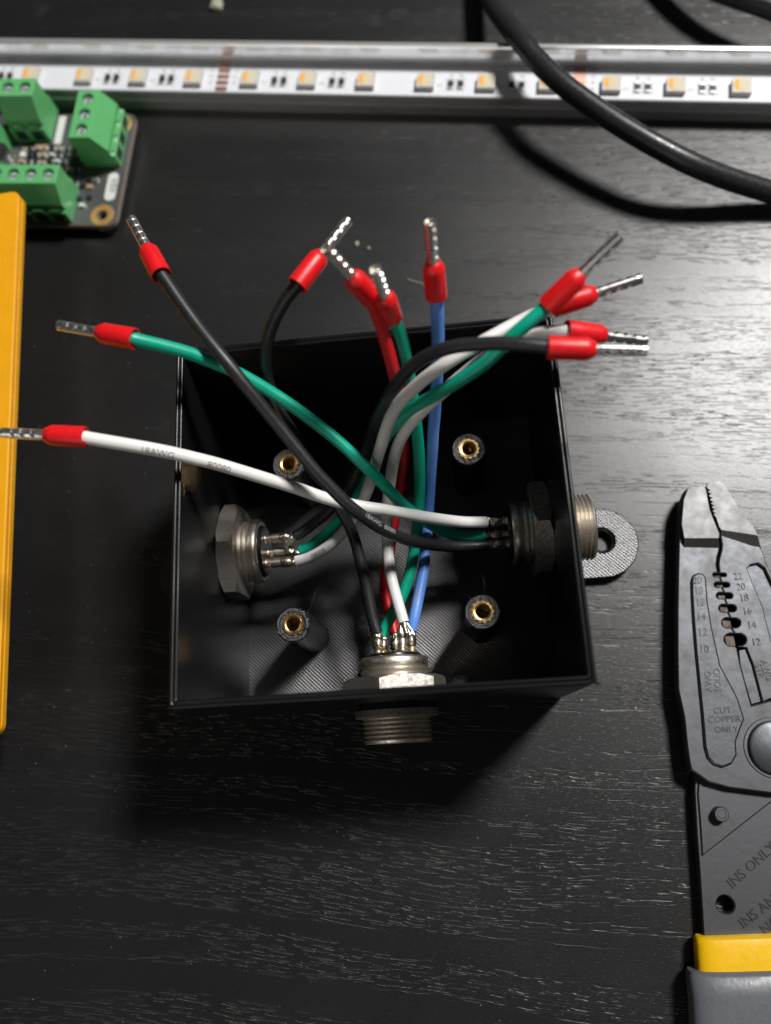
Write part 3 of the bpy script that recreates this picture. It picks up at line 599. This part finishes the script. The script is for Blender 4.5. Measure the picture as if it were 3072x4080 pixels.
def terminal(npos, loc, rz, H=11.4):
    """local: length along x, wire side towards -y"""
    tr = empty('terminal_block', loc, rz); tr.parent = brd
    L = 5.0*npos+0.6; pitch = 5.0
    prof = [(0.0, 0.0), (0.0, H*0.45), (-0.6, H*0.45), (-0.6, H-1.6), (-6.62, H-1.6), (-6.62, H), (-9.6, H*0.56), (-9.6, H*0.40), (-10.6, H*0.36), (-10.6, 0.0)]
    V = [(0, y, z) for y, z in prof]+[(L, y, z) for y, z in prof]; n = len(prof)
    F = [(k, (k+1) % n, n+(k+1) % n, n+k) for k in range(n)]+[tuple(range(n)), tuple(n+k for k in reversed(range(n)))]
    body = mk('housing', V, F, M['terminal'], tr, False); 
    MB().prism([(0, -6.6), (L, -6.6), (L, -0.6), (0, -0.6)], H-1.6, H, 0.15, [circ(0.3+pitch*(j+0.5), -3.6, 1.75, 24) for j in range(npos)], 0.12).obj('screw_deck', M['terminal'], tr, False)
    for j in range(npos):
        cx = 0.3+pitch*(j+0.5); up = Vector((0, 0, 1)); fr = (Vector((cx, -3.6, 0)), up, Vector((1, 0, 0)), Vector((0, 1, 0)))
        sc_ = MB().lathe([(H-1.58, 1.6), (H-1.2, 1.6), (H-1.0, 1.35), (H-1.0, 0.01)], 18, fr, False, False)
        sc_.obj('screw', M['screw'], tr)
        MB().box((cx-1.25, -3.8, H-1.0), (cx+1.25, -3.4, H-0.97)).obj('screw_slot_shade', M['hole_shade'], tr, False)  # flat dark strip stands in for the shaded slot
        MB().box((cx-1.55, -10.63, 0.6), (cx+1.55, -10.58, H*0.31)).obj('wire_opening_shade', M['hole_shade'], tr, False)  # thin dark panel on the face in place of a shaded hole
        MB().box((cx-1.5, -10.4, H*0.37), (cx+1.5, -9.62, H*0.43), 0.0).obj('entry_lip', M['terminal'], tr, False)
    return tr
terminal(3, (-12.0, 19.2, Z0), R(90), 11.6)        # right edge, wire side towards +x
terminal(2, (-34.6, 38.6, Z0), 0, 12.8)     # back edge
terminal(4, (-33.0, 11.4, Z0), 0)            # front edge
terminal(2, (-46.5, 28.6, Z0), R(0), 8.0)
# small parts
rnd = random.Random(5)
for i in range(54):
    x, y = -31.5+(i % 9)*2.15+rnd.uniform(-0.4, 0.4), 13.4+(i//9)*2.35+rnd.uniform(-0.4, 0.4)
    k = rnd.choice(('ceramic', 'ceramic', 'resistor', 'resistor', 'insert', 'pcb_edge')); a, b_ = rnd.choice(((0.6, 0.8), (0.5, 1.5), (0.65, 1.6), (0.55, 1.1)))
    c = MB().box((x-a, y-b_*0.5, Z0), (x+a, y+b_*0.5, Z0+rnd.uniform(0.5, 1.3)), 0.06).obj('chip_component', M[k], brd, False)
    MB().box((x-a-0.3, y-b_*0.5, Z0), (x-a, y+b_*0.5, Z0+0.5)).box((x+a, y-b_*0.5, Z0), (x+a+0.3, y+b_*0.5, Z0+0.5)).obj('solder_end', M['screw'], c, False)
for i, (x, y) in enumerate(((-9.8, 14.8), (-8.0, 14.5), (-11.5, 12.6), (-9.2, 12.2), (-11.6, 8.5), (-10.5, 6.2), (-8.8, 8.8))):
    MB().box((x-0.8, y-0.6, Z0), (x+0.8, y+0.6, Z0+0.7), 0.05).obj('chip_component', M[('resistor', 'tin', 'resistor', 'ceramic')[i % 4]], brd, False)
MB().prism(rrect(-4.6, 8.0, -1.4, 17.2, 1.5, 6), Z0, Z0+0.03).obj('white_label', M['pcb_edge'], brd, False)
lettering('V/DI', -2.6, 13.0, Z0+0.06, 2.4, R(-90), M['ink_black'], brd, extrude=0.01)
MB().prism([(-23.2, 27.0), (-21.0, 27.0), (-21.0, 36.6), (-23.2, 36.6)], Z0, Z0+0.05).obj('white_label', M['pcb_edge'], brd, False)
MB().lathe([(Z0, 4.0), (Z0+0.6, 4.1), (Z0+0.8, 3.9), (Z0+7.6, 4.0), (Z0+8.0, 3.7), (Z0+8.0, 0.01)], 32, (Vector((-34.5, 17.3, 0)), Vector((0, 0, 1)), Vector((1, 0, 0)), Vector((0, 1, 0))), False, False).obj('capacitor_can', M['silver'], brd)
br = empty('wire_stub', BROWN[-1], 0, 'short brown wire entering a green terminal at the left edge', 'wire')
PB = spline(BROWN, 10); MB().tube(PB, 1.1, 12).obj('insulation', M['brown'], br, True, BROWN[-1])
dv = (PB[-1]-PB[-2]).normalized(); MB().tube([PB[-1], PB[-1]+dv*2.2], 0.6, 10).obj('bare_strand', M['copper'], br, True, BROWN[-1])

# ------------------------------------------------------------------ yellow slab at the left
ys = empty('yellow_case', (-87.9, 33.0, 0), R(2.35), 'flat yellow plastic slab along the left edge of the picture', 'plastic case')
MB().box((-62, -52, 0), (-15, 52, 17.0), 0.3).obj('base', M['case'], ys, False)
MB().prism(rrect(-70, -69.3, 0.0, 68.4, 2.4, 8), 18.6, 20.0, 0.30).obj('lid', M['yellow'], ys, True, angle=30)
MB().prism(rrect(-70, -69.1, 0.16, 68.2, 2.4, 8), 17.0, 18.58, 0.12).obj('lid_rim', M['yellow'], ys, True, angle=30)

# ------------------------------------------------------------------ cables
for pts, lab in ((CABLE, 'thick black cable arching over the light bar to the right'), (CABLE2, 'black cable crossing the top right corner')):
    b = tuple(Vector(pts[0]))
    o = MB().tube(spline(pts, 14), 2.75, 20).obj('black_cable', M['cable'], None, True, b); o.location = Vector(b)*S
    tag(o, lab, 'cable', 'black cables at the back')

# ------------------------------------------------------------------ wire stripper
pl = empty('wire_stripper', (PL_PIV[0][0], PL_PIV[0][1], 0), 0, 'grey steel wire stripper with yellow and grey grip at the right edge', 'pliers'); PB0 = (PL_PIV[0][0], PL_PIV[0][1], 0)
ZT = 6.0
lev = MB().prism(PL_LEFT, 2.6, ZT, 0.28).obj('upper_lever', M['plier'], pl, True, PB0, 30)
MB().prism(PL_REC, ZT-0.2, ZT+0.75, 0.4).obj('raised_panel', M['plier_rec'], lev, True, PB0, 30)
low = MB().prism(PL_RIGHT, 2.4, ZT-0.05, 0.22, [PL_RREC], 0.25).obj('lower_jaw', M['plier'], pl, True, PB0, 30)
MB().prism(PL_RREC, 4.4, 5.1).obj('recess_panel', M['plier_rec'], low, False, PB0)
MB().prism(PL_SLOT, 2.4, 5.3).obj('slot_floor', M['plier_rec'], low, False, PB0)
for s_, (x, y) in zip(('20', '18', '16', '14', '12', '10'), PL_NUM_L): lettering(s_, x, y, ZT+0.76, 2.35, R(-5), M['emboss'], lev, PB0, 0.10, 0.9)
for s_, (x, y) in zip(('22', '20', '18', '16', '14', '12'), PL_NUM_R): lettering(s_, x, y, ZT+0.02, 2.2, R(2), M['emboss'], low, PB0, 0.10, 0.9)
for s_, (x, y) in zip(('AWG', 'SOLID'), PL_TXT_A): lettering(s_, x, y, ZT+0.76, 2.0, R(85), M['emboss'], lev, PB0, 0.08, 0.9)
for s_, (x, y) in zip(('STR', 'AWG'), PL_TXT_B): lettering(s_, x, y, ZT+0.02, 2.0, R(-82), M['emboss'], low, PB0, 0.08, 0.9)
for s_, (x, y) in zip(('CUT', 'COPPER', 'ONLY'), PL_TXT_C): lettering(s_, x, y, ZT+0.76, 1.75, R(-1), M['emboss'], lev, PB0, 0.08, 1.05)
up3 = (Vector((PL_PIV[0][0], PL_PIV[0][1], 0)), Vector((0, 0, 1)), Vector((1, 0, 0)), Vector((0, 1, 0)))
MB().lathe([(ZT-0.2, 6.3), (ZT+0.25, 6.1), (ZT+0.25, 5.5), (ZT+0.5, 5.4), (ZT+1.0, 5.2), (ZT+1.25, 4.7), (ZT+1.3, 0.01)], 48, up3, False, False).obj('pivot', M['plier_rec'], pl, True, PB0)
MB().prism(PL_BLADE, 2.6, 4.9, 0.15).obj('stripping_blade', M['blade'], lev, True, PB0, 30)
# jaws: taller than the plates, ramped down towards the holes
def ramp_block(top, bot, z0, z1, name, m, parent):
    n = len(top); V = [(x, y, z0) for x, y in bot]+[(x, y, z1) for x, y in top]
    F = [(k, (k+1) % n, n+(k+1) % n, n+k) for k in range(n)]+[tuple(t_) for t_ in tessellate_polygon([[Vector((x, y, 0)) for x, y in bot]])]+[tuple(n+i for i in t_) for t_ in tessellate_polygon([[Vector((x, y, 0)) for x, y in top]])]
    return mk(name, V, F, m, parent, True, PB0, 25)
def inset_poly(poly, d):
    c = Vector((sum(p[0] for p in poly)/len(poly), sum(p[1] for p in poly)/len(poly)))
    return [tuple(Vector(p)+(c-Vector(p)).normalized()*d) for p in poly]
jl = [p for p in PL_LEFT[:10]]; jlx = [PL_LEFT[11], (PL_LEFT[-2][0]+0.2, PL_LEFT[-3][1]+0.4), PL_LEFT[-2], PL_LEFT[-1]]
botp = jl+jlx; topp = inset_poly(botp, 0.35); topp[10] = (topp[10][0], topp[10][1]+2.2); topp[11] = (topp[11][0], topp[11][1]+2.0)
ramp_block(topp, botp, 5.6, 7.4, 'jaw', M['plier_bright'], lev)
jr = PL_RIGHT[:8]+[PL_RIGHT[8]]; 
k0 = len(PL_RIGHT)-29
ser = PL_RIGHT[k0+5:]
botp = jr+ser; topp = inset_poly(botp, 0.08); topp[8] = (topp[8][0]-0.8, topp[8][1]+3.2); topp[7] = (topp[7][0]-0.2, topp[7][1]+1.6); topp[9] = (topp[9][0], topp[9][1]+1.2)
ramp_block(topp, botp, 5.6, 7.2, 'jaw', M['plier_bright'], low)
# lower lever: the left handle plate with pin, hole and grips
lo = list(PL_LOW)+[(57.0, -96.0), (50.5, -130.0), (66.0, -132.0), (74.5, -96.0), (77.5, -80.0), (85.0, -62.0), (90.0, -50.0), (84.0, -40.0), (68.0, -42.0)]
hx, hy = PL_HOLE[0]
hp = MB().prism(lo, 0.6, 3.5, 0.2, [circ(hx, hy, 1.75, 28)], 0.25).obj('left_handle', M['plier'], pl, True, PB0, 30)
(x0, y0), (x1, y1) = PL_STEP
nx, ny = (y1-y0), -(x1-x0); q = math.hypot(nx, ny); nx, ny = nx/q, ny/q
stp = [(x0+0.25, y0-0.2), (x1, y1), (x1+4, y1+1.5), (84, -50), (70, -48), (62.6, -51.5), (61.6, -55.5), (61.0, -63.5)]
MB().prism(stp, 3.45, 3.9, 0.3).obj('raised_plate', M['plier'], hp, True, PB0, 30)
px, py = PL_PIN[0]
MB().lathe([(3.4, 1.55), (5.7, 1.5), (5.95, 1.3), (5.95, 0.9), (5.85, 0.8), (5.85, 0.01)], 28, (Vector((px, py, 0)), Vector((0, 0, 1)), Vector((1, 0, 0)), Vector((0, 1, 0))), False, False).obj('stop_pin', M['plier_rec'], hp, True, PB0)
def along(a, b_): return math.atan2(b_[1]-a[1], b_[0]-a[0])
for s_, a, b_ in (('INS ONLY', PL_INS[0], PL_INS[1]), ('INS AND', PL_INS[2], PL_INS[3]), ('NON INS', PL_INS[4], PL_INS[5])):
    an = along(a, b_); wd = {'INS ONLY': 6.8, 'INS AND': 6.0, 'NON INS': 6.0}[s_]
    lettering(s_, a[0]+math.cos(an)*wd-math.sin(an)*0.2, a[1]+math.sin(an)*wd, 3.52, 2.8, an, M['emboss'], hp, PB0, 0.12)
# grips: rounded sleeves around the handle
def grip(name, m, secs, parent):
    """secs: (left x, right x, y, half height, centre z)"""
    V = []; F = []; n = 28
    for xl, xr, y, hh, cz in secs:
        for k in range(n):
            t_ = 2*math.pi*k/n; c_, s2 = math.cos(t_), math.sin(t_); pw = 0.55
            V.append(((xl+xr)/2+(xr-xl)/2*math.copysign(abs(c_)**pw, c_), y, cz+hh*math.copysign(abs(s2)**pw, s2)))
    for i in range(len(secs)-1):
        for k in range(n): F.append((i*n+k, i*n+(k+1) % n, (i+1)*n+(k+1) % n, (i+1)*n+k))
    F.append(tuple(range(n))); F.append(tuple((len(secs)-1)*n+k for k in range(n)))
    return mk(name, V, F, m, parent, True, PB0, 45)
g1 = grip('grip_sleeve', M['grip_yellow'], [(57.3, 76.6, -82.6, 2.3, 3.0), (56.9, 77.0, -83.0, 2.9, 3.2), (56.7, 76.8, -84.2, 3.1, 3.3), (56.0, 75.6, -91.0, 3.2, 3.4), (55.6, 75.0, -94.0, 3.2, 3.4)], pl)
g2 = grip('grip_handle', M['grip_grey'], [(54.6, 77.4, -88.5, 3.4, 3.9), (54.2, 77.0, -89.2, 3.9, 4.2), (54.0, 76.2, -92.5, 4.1, 4.3), (53.6, 75.0, -97.0, 4.2, 4.4), (50.5, 70.0, -120.0, 4.3, 4.5), (47.0, 64.0, -150.0, 4.3, 4.5), (48.0, 62.0, -158.0, 3.0, 4.5)], pl)
g3 = grip('grip_handle', M['grip_grey'], [(86.5, 103.5, -74.0, 3.4, 4.2), (87.5, 106.0, -86.0, 4.1, 4.4), (94.0, 112.0, -120.0, 4.2, 4.5), (99.0, 115.0, -150.0, 4.2, 4.5), (101.0, 114.0, -158.0, 3.0, 4.5)], pl)

# ------------------------------------------------------------------ crumbs and lint
for i, (c, lab, sz) in enumerate(zip(CRUMB, ('clear plastic chip behind the light bar near the top edge', 'larger of two pale crumbs behind the red wire', 'smaller of two pale crumbs behind the red wire'), ((2.0, 3.0, 1.0), (0.55, 0.8, 0.35), (0.45, 0.6, 0.3)))):
    o = MB().blob((0, 0, sz[2]*0.9), sz[0], sz[1], sz[2], 40+i, 7, 5, 0.25).obj('plastic_crumb', M['crumb'], None, False); o.location = Vector(c)*S
    tag(o, lab, 'crumb', 'crumbs on the table')
b = HAIR[0]; o = MB().tube(spline(HAIR, 8), 0.07, 6).obj('lint_thread', M['lint'], None, True, b); o.location = Vector(b)*S
tag(o, 'thin pale lint thread on the table beside the blue wire', 'lint')
